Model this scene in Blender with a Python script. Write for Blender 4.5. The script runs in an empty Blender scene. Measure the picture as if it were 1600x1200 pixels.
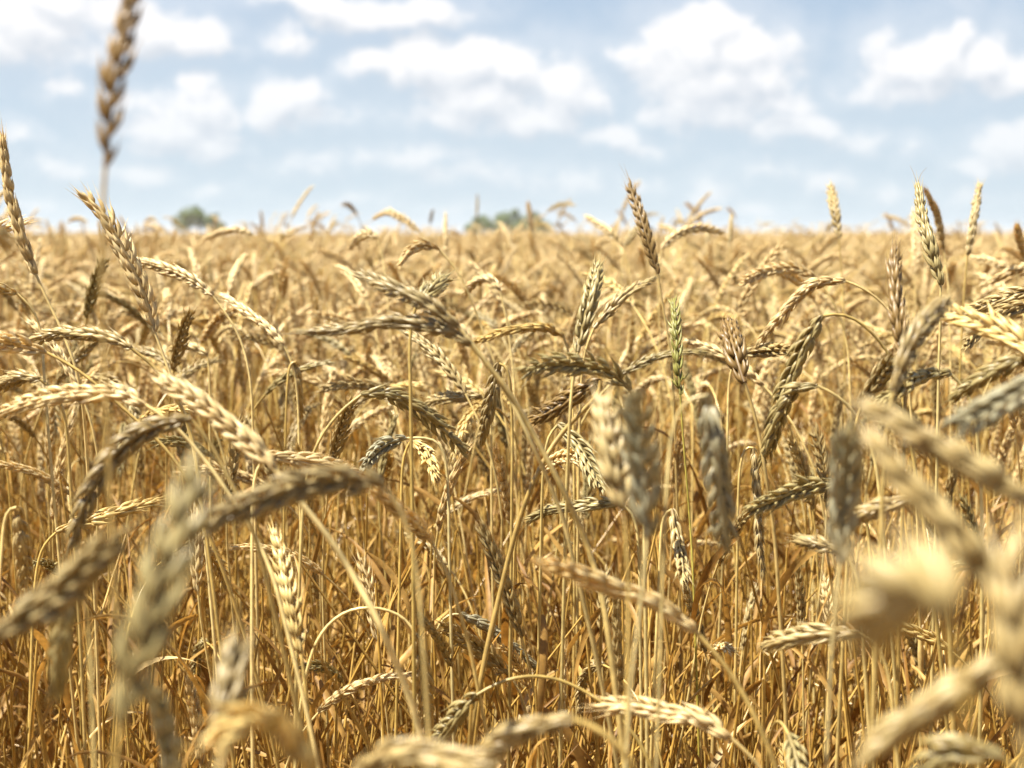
import bpy, math, random
import numpy as np
from mathutils import Vector

# ------------------------------------------------------------------ camera, sky, sun, exposure
scene = bpy.context.scene
C = scene.collection
R = math.radians
FPX = 2537.0                 # focal length in pixels of the 1600 px wide photograph
CAM_H = 0.95                 # the lens is just above the ears
PITCH = math.atan(231.0 / FPX)
FOCUS = 1.15

cam_d = bpy.data.cameras.new("camera")
cam = bpy.data.objects.new("camera", cam_d)
C.objects.link(cam)
cam.location = (0, 0, CAM_H)
cam.rotation_euler = (R(90) - PITCH, 0, 0)
cam_d.sensor_width = 36.0
cam_d.lens = 36.0 * FPX / 1600.0
cam_d.clip_start = 0.02
cam_d.clip_end = 6000
cam_d.dof.use_dof = True
cam_d.dof.focus_distance = FOCUS
cam_d.dof.aperture_fstop = (cam_d.lens) / 5.6     # 5.6 mm opening
cam_d.dof.aperture_blades = 0
scene.camera = cam

SUN_EL, SUN_AZ = R(62), R(-104)     # azimuth from +Y towards +X
SUN_DIR = Vector((math.sin(SUN_AZ) * math.cos(SUN_EL), math.cos(SUN_AZ) * math.cos(SUN_EL), math.sin(SUN_EL)))
sun_d = bpy.data.lights.new("sun", "SUN")
sun_d.energy = 5.0
sun_d.angle = R(0.5)
sun_d.color = (1.0, 0.965, 0.885)
sun = bpy.data.objects.new("sun", sun_d)
C.objects.link(sun)
sun.rotation_euler = SUN_DIR.to_track_quat("Z", "Y").to_euler()
sun.location = (0, 0, 30)

scene.view_settings.view_transform = "Standard"
scene.view_settings.look = "None"
scene.view_settings.exposure = 1.7
scene.view_settings.gamma = 1.0
scene.render.engine = "CYCLES"
cy = scene.cycles
cy.max_bounces = 8
cy.diffuse_bounces = 4
cy.glossy_bounces = 2
cy.transmission_bounces = 4
cy.transparent_max_bounces = 4
cy.caustics_reflective = False
cy.caustics_refractive = False
cy.sample_clamp_indirect = 6.0
cy.use_denoising = True
try:
    cy.denoiser = "OPENIMAGEDENOISE"
except Exception:
    pass

F_AX = Vector((0, math.cos(PITCH), -math.sin(PITCH)))
U_AX = Vector((0, math.sin(PITCH), math.cos(PITCH)))


def at(px, py, d):
    """Point of the field that lies d metres in front of the lens along the direction of a place in the photograph."""
    p = Vector((0, 0, CAM_H)) + F_AX * d + Vector((1, 0, 0)) * ((px - 800.0) / FPX * d) + U_AX * ((600.0 - py) / FPX * d)
    return np.array(p)


# ---------------------------------------------------------------- node helpers
def N(nt, t, **kw):
    n = nt.nodes.new(t)
    for k, v in kw.items():
        setattr(n, k, v)
    return n


def L(nt, a, b):
    nt.links.new(a, b)


def math_n(nt, op, a, b=None, c=None, clamp=False):
    n = N(nt, "ShaderNodeMath", operation=op)
    n.use_clamp = clamp
    for i, v in enumerate((a, b, c)):
        if v is None:
            continue
        if isinstance(v, (int, float)):
            n.inputs[i].default_value = v
        else:
            L(nt, v, n.inputs[i])
    return n.outputs[0]


def mix_rgb(nt, fac, a, b, bt="MIX"):
    n = N(nt, "ShaderNodeMix", data_type="RGBA", blend_type=bt)
    for sock, v in ((n.inputs[0], fac), (n.inputs[6], a), (n.inputs[7], b)):
        if isinstance(v, (int, float)):
            sock.default_value = v
        elif isinstance(v, tuple):
            sock.default_value = v if len(v) == 4 else (*v, 1)
        else:
            L(nt, v, sock)
    return n.outputs[2]


# ---------------------------------------------------------------- the sky with its clouds
# cumulus heads as (azimuth, elevation, half width, half height, density), radians x 1000
CLOUDS = [
    # big cumulus right of centre
    (118, 128, 26, 17, 1.35), (112, 116, 34, 20, 1.35), (135, 112, 30, 20, 1.3), (125, 98, 38, 18, 1.2), (148, 98, 24, 16, 1.1),
    (160, 84, 24, 12, .85), (180, 70, 22, 9, .75), (205, 62, 18, 10, .7), (96, 122, 14, 10, .8), (124, 84, 40, 14, .95), (165, 72, 26, 10, .8),
    # right hand bank
    (232, 108, 26, 14, 1.0), (256, 112, 30, 14, 1.05), (282, 110, 22, 16, 1.0), (268, 124, 9, 14, .95), (300, 100, 34, 11, .95), (240, 96, 40, 10, .75), (325, 96, 30, 12, .9),
    (295, 60, 26, 13, .8), (278, 52, 18, 8, .65), (238, 58, 14, 7, .55), (310, 70, 16, 12, .7),
    # small scrap above
    (73, 122, 13, 6, .7),
    # centre bank
    (-50, 114, 22, 15, 1.15), (-28, 108, 30, 16, 1.2), (-5, 106, 26, 14, 1.1), (-70, 108, 20, 12, .8), (-20, 92, 40, 16, .95), (28, 96, 24, 20, .95), (45, 90, 15, 16, .8),
    (8, 78, 34, 11, .85), (60, 66, 26, 9, .8), (80, 60, 24, 7, .6), (-40, 78, 36, 12, .65), (-88, 112, 16, 9, .8),
    # left of centre
    (-140, 88, 22, 14, 1.0), (-122, 92, 18, 11, .95), (-150, 84, 18, 9, .8), (-118, 78, 26, 10, .7),
    (-190, 80, 26, 16, .9), (-208, 68, 34, 13, .85), (-182, 64, 24, 11, .75), (-192, 98, 14, 9, .7), (-225, 90, 30, 9, .45),
    # upper left
    (-215, 128, 36, 12, 1.15), (-190, 122, 24, 9, .95), (-235, 140, 26, 12, 1.1), (-285, 130, 36, 22, 1.05), (-310, 120, 30, 20, .95), (-270, 142, 30, 14, 1.0), (-134, 126, 15, 8, .8), (-250, 116, 30, 10, .5),
    (-80, 140, 44, 10, .95), (-110, 146, 46, 8, .85), (-50, 142, 26, 9, .85), (-262, 92, 18, 7, .6), (-290, 108, 22, 8, .5),
    (-290, 64, 12, 5, .6), (-262, 46, 34, 9, .5), (-215, 44, 26, 9, .55), (-180, 34, 24, 7, .45), (-285, 26, 26, 6, .45),
    # haze of low far clouds
    (-120, 52, 34, 7, .5), (-60, 54, 44, 8, .55), (-20, 44, 40, 9, .5), (30, 40, 40, 9, .5), (75, 36, 26, 8, .5), (118, 36, 20, 9, .65), (155, 44, 22, 8, .5), (150, 26, 30, 6, .45), (190, 36, 22, 8, .5),
    (-100, 30, 40, 6, .4), (-40, 26, 30, 6, .4), (20, 22, 36, 6, .4), (230, 30, 26, 7, .4), (275, 30, 30, 7, .4),
]

world = bpy.data.worlds.new("World")
scene.world = world
world.use_nodes = True
wt = world.node_tree
wt.nodes.clear()

dens = bpy.data.node_groups.new("cloud_density", "ShaderNodeTree")
dens.interface.new_socket("P", in_out="INPUT", socket_type="NodeSocketVector")
dens.interface.new_socket("D", in_out="OUTPUT", socket_type="NodeSocketFloat")
gi = N(dens, "NodeGroupInput")
go = N(dens, "NodeGroupOutput")
# billows: domain warped by two noises
warp = N(dens, "ShaderNodeTexNoise")
warp.inputs["Scale"].default_value = 22.0
warp.inputs["Detail"].default_value = 4.0
warp.inputs["Roughness"].default_value = 0.55
L(dens, gi.outputs[0], warp.inputs["Vector"])
ws = N(dens, "ShaderNodeVectorMath", operation="SUBTRACT")
L(dens, warp.outputs["Color"], ws.inputs[0])
ws.inputs[1].default_value = (.5, .5, .5)
wm = N(dens, "ShaderNodeVectorMath", operation="MULTIPLY_ADD")
L(dens, ws.outputs[0], wm.inputs[0])
wm.inputs[1].default_value = (.05, .032, 0)
L(dens, gi.outputs[0], wm.inputs[2])
P = wm.outputs[0]
acc = None
for cx, cyy, rx, ry, w in CLOUDS:
    s = N(dens, "ShaderNodeVectorMath", operation="SUBTRACT")
    L(dens, P, s.inputs[0])
    s.inputs[1].default_value = (cx / 1000, cyy / 1000 - .007, 0)
    m = N(dens, "ShaderNodeVectorMath", operation="MULTIPLY")
    L(dens, s.outputs[0], m.inputs[0])
    m.inputs[1].default_value = (1000 / (rx * 1.5), 1000 / (ry * 1.65), 0)
    le = N(dens, "ShaderNodeVectorMath", operation="LENGTH")
    L(dens, m.outputs[0], le.inputs[0])
    v = math_n(dens, "MULTIPLY_ADD", le.outputs["Value"], -w, w)
    acc = v if acc is None else math_n(dens, "SMOOTH_MAX", acc, v, 0.12)
fb = N(dens, "ShaderNodeTexNoise")
fb.inputs["Scale"].default_value = 46.0
fb.inputs["Detail"].default_value = 6.0
fb.inputs["Roughness"].default_value = 0.6
L(dens, gi.outputs[0], fb.inputs["Vector"])
fbv = math_n(dens, "MULTIPLY_ADD", fb.outputs[0], 0.95, -0.50)
# scattered cumulus over the rest of the sky, outside the view
big = N(dens, "ShaderNodeTexNoise")
big.inputs["Scale"].default_value = 5.0
big.inputs["Detail"].default_value = 5.0
L(dens, gi.outputs[0], big.inputs["Vector"])
sp = N(dens, "ShaderNodeSeparateXYZ")
L(dens, gi.outputs[0], sp.inputs[0])
hi = math_n(dens, "MULTIPLY_ADD", sp.outputs[1], 9.0, -1.75, clamp=True)
sid = math_n(dens, "MULTIPLY_ADD", math_n(dens, "ABSOLUTE", sp.outputs[0]), 9.0, -3.4, clamp=True)
outv = math_n(dens, "MAXIMUM", hi, sid)
bigv = math_n(dens, "MULTIPLY", math_n(dens, "MULTIPLY_ADD", big.outputs[0], 4.0, -2.05), outv)
bigv = math_n(dens, "SUBTRACT", bigv, math_n(dens, "SUBTRACT", 1.0, outv))
tot = math_n(dens, "ADD", math_n(dens, "MAXIMUM", acc, bigv), fbv)
L(dens, tot, go.inputs[0])

tc = N(wt, "ShaderNodeTexCoord")
sx = N(wt, "ShaderNodeSeparateXYZ")
L(wt, tc.outputs["Generated"], sx.inputs[0])
az = math_n(wt, "ARCTAN2", sx.outputs[0], sx.outputs[1])
el = math_n(wt, "ARCSINE", sx.outputs[2])
pv = N(wt, "ShaderNodeCombineXYZ")
L(wt, az, pv.inputs[0])
L(wt, el, pv.inputs[1])
d0 = N(wt, "ShaderNodeGroup")
d0.node_tree = dens
L(wt, pv.outputs[0], d0.inputs[0])
off = N(wt, "ShaderNodeVectorMath", operation="ADD")
L(wt, pv.outputs[0], off.inputs[0])
off.inputs[1].default_value = (-.004, .011, 0)
d1 = N(wt, "ShaderNodeGroup")
d1.node_tree = dens
L(wt, off.outputs[0], d1.inputs[0])
mr = N(wt, "ShaderNodeMapRange", interpolation_type="SMOOTHSTEP")
mr.inputs["From Min"].default_value = 0.0
mr.inputs["From Max"].default_value = 0.56
L(wt, d0.outputs[0], mr.inputs["Value"])
# thickness seen towards the sun: bright heads, greyer undersides
lit = math_n(wt, "SUBTRACT", d0.outputs[0], d1.outputs[0])
litc = math_n(wt, "MULTIPLY_ADD", lit, 1.5, 0.5)
litc = math_n(wt, "MULTIPLY_ADD", d0.outputs[0], 0.22, litc, clamp=True)

SKYK = 0.0525
sky = N(wt, "ShaderNodeTexSky", sky_type="NISHITA")
sky.sun_disc = False
sky.sun_elevation = SUN_EL
sky.sun_rotation = SUN_AZ
sky.air_density = 1.0
sky.dust_density = 0.6
sky.ozone_density = 1.5
# the sky is looked up a little higher than the true direction: clear deep air down to the horizon
sv = N(wt, "ShaderNodeCombineXYZ")
L(wt, sx.outputs[0], sv.inputs[0])
L(wt, sx.outputs[1], sv.inputs[1])
L(wt, math_n(wt, "MULTIPLY_ADD", sx.outputs[2], 1.6, 0.10), sv.inputs[2])
svn = N(wt, "ShaderNodeVectorMath", operation="NORMALIZE")
L(wt, sv.outputs[0], svn.inputs[0])
L(wt, svn.outputs[0], sky.inputs["Vector"])
CW, CG = 0.33, 0.24
ccol = mix_rgb(wt, litc, (CG * .93 / SKYK, CG * .99 / SKYK, CG * 1.07 / SKYK), (CW / SKYK, CW * .985 / SKYK, CW * .985 / SKYK))
veil = N(wt, "ShaderNodeMapRange", interpolation_type="SMOOTHSTEP")    # thin vapour round and between the clouds
veil.inputs["From Min"].default_value = -0.9
veil.inputs["From Max"].default_value = 0.45
veil.inputs["To Max"].default_value = 0.34
L(wt, d0.outputs[0], veil.inputs["Value"])
cfac = math_n(wt, "MULTIPLY", math_n(wt, "MAXIMUM", mr.outputs[0], veil.outputs[0]), 0.93)
# distant cloud melts into the bright air near the horizon
hz = N(wt, "ShaderNodeMapRange", interpolation_type="SMOOTHSTEP")
hz.inputs["From Min"].default_value = -0.01
hz.inputs["From Max"].default_value = 0.12
hz.inputs["To Min"].default_value = 0.45
hz.inputs["To Max"].default_value = 1.0
L(wt, el, hz.inputs["Value"])
cfac = math_n(wt, "MULTIPLY", cfac, hz.outputs[0])
air = N(wt, "ShaderNodeMapRange", interpolation_type="SMOOTHSTEP")     # white summer air, thickest towards the horizon
air.inputs["From Min"].default_value = -0.02
air.inputs["From Max"].default_value = 0.36
air.inputs["To Min"].default_value = 0.90
air.inputs["To Max"].default_value = 0.0
L(wt, el, air.inputs["Value"])
base = mix_rgb(wt, air.outputs[0], sky.outputs[0], (.197 / SKYK, .233 / SKYK, .255 / SKYK))
scol = mix_rgb(wt, cfac, base, ccol)
bg = N(wt, "ShaderNodeBackground")
bg.inputs["Strength"].default_value = SKYK
L(wt, scol, bg.inputs["Color"])
wo = N(wt, "ShaderNodeOutputWorld")
L(wt, bg.outputs[0], wo.inputs[0])
world.cycles.sampling_method = "MANUAL"
world.cycles.sample_map_resolution = 512


# ---------------------------------------------------------------- materials
def straw(name, lo, hi_, rough, transl, var=0.35, base_dark=0.0, spec=0.35, foot=None):
    """Dry straw: per stalk / per floret tone from the 'rnd' attribute and the object's own tint."""
    m = bpy.data.materials.new(name)
    m.use_nodes = True
    nt = m.node_tree
    nt.nodes.clear()
    out = N(nt, "ShaderNodeOutputMaterial")
    oi = N(nt, "ShaderNodeObjectInfo")
    a = N(nt, "ShaderNodeAttribute", attribute_name="rnd")
    al = N(nt, "ShaderNodeAttribute", attribute_name="along")
    f = math_n(nt, "FRACT", math_n(nt, "ADD", a.outputs["Fac"], oi.outputs["Random"]))
    col = mix_rgb(nt, f, lo, hi_)
    # weathering mottles
    tcn = N(nt, "ShaderNodeTexCoord")
    no = N(nt, "ShaderNodeTexNoise")
    no.inputs["Scale"].default_value = 160.0
    no.inputs["Detail"].default_value = 3.0
    L(nt, tcn.outputs["Object"], no.inputs["Vector"])
    mot = N(nt, "ShaderNodeMapRange")
    mot.inputs["From Min"].default_value = .3
    mot.inputs["From Max"].default_value = .72
    mot.inputs["To Min"].default_value = 1.0 - var
    mot.inputs["To Max"].default_value = 1.0 + var * .45
    L(nt, no.outputs[0], mot.inputs["Value"])
    sc = N(nt, "ShaderNodeVectorMath", operation="SCALE")
    L(nt, col, sc.inputs[0])
    L(nt, mot.outputs[0], sc.inputs["Scale"])
    col = sc.outputs[0]
    if base_dark:
        # glumes are browner where they join the rachis and bleached at the point
        col = mix_rgb(nt, math_n(nt, "MULTIPLY_ADD", al.outputs["Fac"], -base_dark * 1.6, base_dark, clamp=True), col, (.20, .105, .035))
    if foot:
        # the old leaf sheaths round the lower straw are rusty; shade deep in the crop is painted in too
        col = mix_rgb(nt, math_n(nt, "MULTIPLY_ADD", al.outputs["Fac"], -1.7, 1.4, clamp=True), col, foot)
    col = mix_rgb(nt, 1.0, col, oi.outputs["Color"], "MULTIPLY")
    kt = N(nt, "ShaderNodeAttribute", attribute_name="tint")              # the tone of a kind in the scattered crop
    col = mix_rgb(nt, 1.0, col, kt.outputs["Color"], "MULTIPLY")
    p = N(nt, "ShaderNodeBsdfPrincipled")
    L(nt, col, p.inputs["Base Color"])
    p.inputs["Roughness"].default_value = rough
    p.inputs["Specular IOR Level"].default_value = spec
    if transl:
        t = N(nt, "ShaderNodeBsdfTranslucent")
        tcol = mix_rgb(nt, 1.0, col, (1.15, .95, .65), "MULTIPLY")
        L(nt, tcol, t.inputs["Color"])
        ms = N(nt, "ShaderNodeMixShader")
        ms.inputs[0].default_value = transl
        L(nt, p.outputs[0], ms.inputs[1])
        L(nt, t.outputs[0], ms.inputs[2])
        L(nt, ms.outputs[0], out.inputs[0])
    else:
        L(nt, p.outputs[0], out.inputs[0])
    return m


M_EAR = straw("ear_straw", (.61, .452, .192), (.76, .612, .31), .42, .28, .22, .42, .5)
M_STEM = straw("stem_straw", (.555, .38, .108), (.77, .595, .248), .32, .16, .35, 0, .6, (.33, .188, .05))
M_LEAF = straw("leaf_straw", (.325, .19, .06), (.71, .525, .24), .55, .32, .4, 0, .25)
M_AWN = straw("awn_straw", (.45, .30, .12), (.60, .42, .20), .5, .2, .2)


def soil_mat():
    m = bpy.data.materials.new("soil")
    m.use_nodes = True
    nt = m.node_tree
    p = nt.nodes["Principled BSDF"]
    tcn = N(nt, "ShaderNodeTexCoord")
    no = N(nt, "ShaderNodeTexNoise")
    no.inputs["Scale"].default_value = 9.0
    no.inputs["Detail"].default_value = 8.0
    L(nt, tcn.outputs["Object"], no.inputs["Vector"])
    r = N(nt, "ShaderNodeValToRGB")
    r.color_ramp.elements[0].color = (.10, .06, .03, 1)
    r.color_ramp.elements[1].color = (.32, .22, .11, 1)
    r.color_ramp.elements[0].position = .3
    r.color_ramp.elements[1].position = .7
    L(nt, no.outputs[0], r.inputs[0])
    L(nt, r.outputs[0], p.inputs["Base Color"])
    p.inputs["Roughness"].default_value = .95
    b = N(nt, "ShaderNodeBump")
    b.inputs["Distance"].default_value = .03
    L(nt, no.outputs[0], b.inputs["Height"])
    L(nt, b.outputs[0], p.inputs["Normal"])
    return m


def far_mat():
    m = bpy.data.materials.new("far_ears")
    m.use_nodes = True
    nt = m.node_tree
    p = nt.nodes["Principled BSDF"]
    tcn = N(nt, "ShaderNodeTexCoord")
    no = N(nt, "ShaderNodeTexNoise")
    no.inputs["Scale"].default_value = 3.0
    no.inputs["Detail"].default_value = 10.0
    no.inputs["Roughness"].default_value = .75
    L(nt, tcn.outputs["Object"], no.inputs["Vector"])
    r = N(nt, "ShaderNodeValToRGB")
    r.color_ramp.elements[0].color = (.34, .20, .07, 1)
    r.color_ramp.elements[1].color = (.58, .40, .18, 1)
    r.color_ramp.elements[0].position = .3
    r.color_ramp.elements[1].position = .65
    L(nt, no.outputs[0], r.inputs[0])
    L(nt, r.outputs[0], p.inputs["Base Color"])
    p.inputs["Roughness"].default_value = .8
    return m


def leaf_green():
    m = bpy.data.materials.new("tree_foliage")
    m.use_nodes = True
    nt = m.node_tree
    nt.nodes.clear()
    out = N(nt, "ShaderNodeOutputMaterial")
    a = N(nt, "ShaderNodeAttribute", attribute_name="rnd")
    col = mix_rgb(nt, a.outputs["Fac"], (.075, .105, .028), (.16, .19, .055))
    p = N(nt, "ShaderNodeBsdfPrincipled")
    L(nt, col, p.inputs["Base Color"])
    p.inputs["Roughness"].default_value = .5
    t = N(nt, "ShaderNodeBsdfTranslucent")
    L(nt, mix_rgb(nt, 1.0, col, (1.3, 1.4, .6), "MULTIPLY"), t.inputs["Color"])
    ms = N(nt, "ShaderNodeMixShader")
    ms.inputs[0].default_value = .35
    L(nt, p.outputs[0], ms.inputs[1])
    L(nt, t.outputs[0], ms.inputs[2])
    L(nt, ms.outputs[0], out.inputs[0])
    return m


def bark_mat():
    m = bpy.data.materials.new("bark")
    m.use_nodes = True
    nt = m.node_tree
    p = nt.nodes["Principled BSDF"]
    no = N(nt, "ShaderNodeTexNoise")
    no.inputs["Scale"].default_value = 6.0
    L(nt, mix_rgb(nt, no.outputs[0], (.06, .045, .03), (.20, .15, .10)), p.inputs["Base Color"])
    p.inputs["Roughness"].default_value = .9
    return m


# ---------------------------------------------------------------- mesh tools
class Geo:
    """Collects vertices, faces, a tone per vertex and a material slot per face."""

    def __init__(self):
        self.v, self.f3, self.f4, self.r, self.a, self.m3, self.m4 = [], [], [], [], [], [], []
        self.n = 0

    def add(self, v, quads=None, tris=None, rnd=0.5, along=0.5, mat=0):
        v = np.asarray(v, dtype=np.float32).reshape(-1, 3)
        k = len(v)
        self.v.append(v)
        self.r.append(np.broadcast_to(np.asarray(rnd, dtype=np.float32), (k,)).copy())
        self.a.append(np.broadcast_to(np.asarray(along, dtype=np.float32), (k,)).copy())
        if quads is not None and len(quads):
            q = np.asarray(quads, dtype=np.int32) + self.n
            self.f4.append(q)
            self.m4.append(np.full(len(q), mat, dtype=np.int32))
        if tris is not None and len(tris):
            t = np.asarray(tris, dtype=np.int32) + self.n
            self.f3.append(t)
            self.m3.append(np.full(len(t), mat, dtype=np.int32))
        self.n += k

    def merge(self, o, mat_off=0, xf=None, rnd_add=0.0):
        for i in range(len(o.v)):
            v = o.v[i] if xf is None else xf(o.v[i])
            self.v.append(v.astype(np.float32))
            self.r.append((o.r[i] + rnd_add) % 1.0)
            self.a.append(o.a[i])
        for q, mm in zip(o.f4, o.m4):
            self.f4.append(q + self.n)
            self.m4.append(mm + mat_off)
        for q, mm in zip(o.f3, o.m3):
            self.f3.append(q + self.n)
            self.m3.append(mm + mat_off)
        self.n += o.n

    def mesh(self, name, mats, smooth=True, origin=None, tint=(1, 1, 1)):
        me = bpy.data.meshes.new(name)
        v = np.concatenate(self.v)
        if origin is not None:
            v = v - np.asarray(origin, dtype=np.float32)
        q = np.concatenate(self.f4) if self.f4 else np.zeros((0, 4), np.int32)
        t = np.concatenate(self.f3) if self.f3 else np.zeros((0, 3), np.int32)
        mq = np.concatenate(self.m4) if self.m4 else np.zeros(0, np.int32)
        mt = np.concatenate(self.m3) if self.m3 else np.zeros(0, np.int32)
        me.vertices.add(len(v))
        me.vertices.foreach_set("co", v.astype(np.float32).ravel())
        loops = np.concatenate([q.ravel(), t.ravel()]).astype(np.int32)
        me.loops.add(len(loops))
        me.loops.foreach_set("vertex_index", loops)
        nq, ntt = len(q), len(t)
        me.polygons.add(nq + ntt)
        starts = np.concatenate([np.arange(nq) * 4, nq * 4 + np.arange(ntt) * 3]).astype(np.int32)
        me.polygons.foreach_set("loop_start", starts)
        me.polygons.foreach_set("material_index", np.concatenate([mq, mt]).astype(np.int32))
        me.polygons.foreach_set("use_smooth", np.full(nq + ntt, smooth))
        for nm, arr in (("rnd", self.r), ("along", self.a)):
            at_ = me.attributes.new(nm, "FLOAT", "POINT")
            at_.data.foreach_set("value", np.concatenate(arr).astype(np.float32))
        ta_ = me.attributes.new("tint", "FLOAT_COLOR", "POINT")
        ta_.data.foreach_set("color", np.tile(np.array([*tint, 1], dtype=np.float32), (len(v), 1)).ravel())
        for m in mats:
            me.materials.append(m)
        me.update(calc_edges=True)
        me.validate()
        return me


def catmull(pts, n):
    """Smooth resampling of a polyline to n points of even spacing."""
    p = np.asarray(pts, dtype=float)
    if len(p) == 2:
        t = np.linspace(0, 1, n)[:, None]
        return p[0] * (1 - t) + p[1] * t
    e = np.vstack([2 * p[0] - p[1], p, 2 * p[-1] - p[-2]])
    out = []
    for i in range(len(p) - 1):
        p0, p1, p2, p3 = e[i:i + 4]
        t = np.linspace(0, 1, 14, endpoint=False)[:, None]
        out.append(.5 * (2 * p1 + (p2 - p0) * t + (2 * p0 - 5 * p1 + 4 * p2 - p3) * t ** 2 + (3 * p1 - p0 - 3 * p2 + p3) * t ** 3))
    out = np.vstack(out + [p[-1:]])
    s = np.concatenate([[0], np.cumsum(np.linalg.norm(np.diff(out, axis=0), axis=1))])
    u = np.linspace(0, s[-1], n)
    return np.stack([np.interp(u, s, out[:, k]) for k in range(3)], axis=1)


def frames(c, roll=0.0):
    """Parallel transported frames along a curve: tangent, side, normal."""
    t = np.gradient(c, axis=0)
    t /= np.linalg.norm(t, axis=1)[:, None] + 1e-12
    ref = np.array([0.0, 0, 1]) if abs(t[0][2]) < .9 else np.array([1.0, 0, 0])
    s = np.zeros_like(t)
    a = np.cross(t[0], ref)
    a /= np.linalg.norm(a)
    b = np.cross(t[0], a)
    s[0] = a * math.cos(roll) + b * math.sin(roll)
    for i in range(1, len(t)):
        v = s[i - 1] - t[i] * np.dot(s[i - 1], t[i])
        s[i] = v / (np.linalg.norm(v) + 1e-12)
    return t, s, np.cross(t, s)


def tube(g, c, rad, k=6, rnd=.5, along=None, mat=0, cap=True):
    n = len(c)
    t, s, nn = frames(c)
    ang = np.linspace(0, 2 * np.pi, k, endpoint=False)
    rad = np.broadcast_to(np.asarray(rad, dtype=float), (n,))
    v = c[:, None, :] + rad[:, None, None] * (np.cos(ang)[None, :, None] * s[:, None, :] + np.sin(ang)[None, :, None] * nn[:, None, :])
    i = np.arange(n - 1)[:, None] * k
    j = np.arange(k)[None, :]
    jn = (j + 1) % k
    q = np.stack([i + j, i + jn, i + k + jn, i + k + j], axis=-1).reshape(-1, 4)
    al = np.repeat(np.linspace(0, 1, n) if along is None else along, k)
    g.add(v.reshape(-1, 3), quads=q, rnd=rnd, along=al, mat=mat)


def floret_template(rings, rad, k):
    ang = np.linspace(0, 2 * np.pi, k, endpoint=False)
    v = []
    for z, r in zip(rings, rad):
        for a in ang:
            keel = 1.0 + .16 * max(0, math.sin(a)) ** 4          # a keel along the back
            v.append((r * math.cos(a), r * math.sin(a) * keel, z))
    q = []
    for i in range(len(rings) - 1):
        for j in range(k):
            q.append((i * k + j, i * k + (j + 1) % k, (i + 1) * k + (j + 1) % k, (i + 1) * k + j))
    return np.array(v), np.array(q)


TPL_HI = floret_template([0, .12, .28, .48, .66, .82, .96, 1.22], [.32, .78, 1.0, .92, .68, .40, .16, .012], 7)
TPL_MID = floret_template([0, .25, .55, .84, 1.12], [.4, 1.0, .85, .38, .02], 5)
TPL_LO = floret_template([0, .4, 1.05], [.45, 1.0, .03], 4)

# (fan, how far out, length, lift along the rachis, width)
FLORETS_HI = [(-.95, .45, .74, -.10, .82), (.95, .45, .74, -.10, .82), (-.42, 1.25, .98, .02, 1.15), (.42, 1.4, 1.04, .10, 1.15), (0, 2.1, .85, .22, .8)]
FLORETS_MID = [(-.6, .9, .92, 0, 1.0), (.6, 1.0, 1.0, .06, 1.0), (0, 1.9, .95, .14, .9)]
FLORETS_LO = [(0, 1.2, 1.05, 0, 1.0)]


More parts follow.
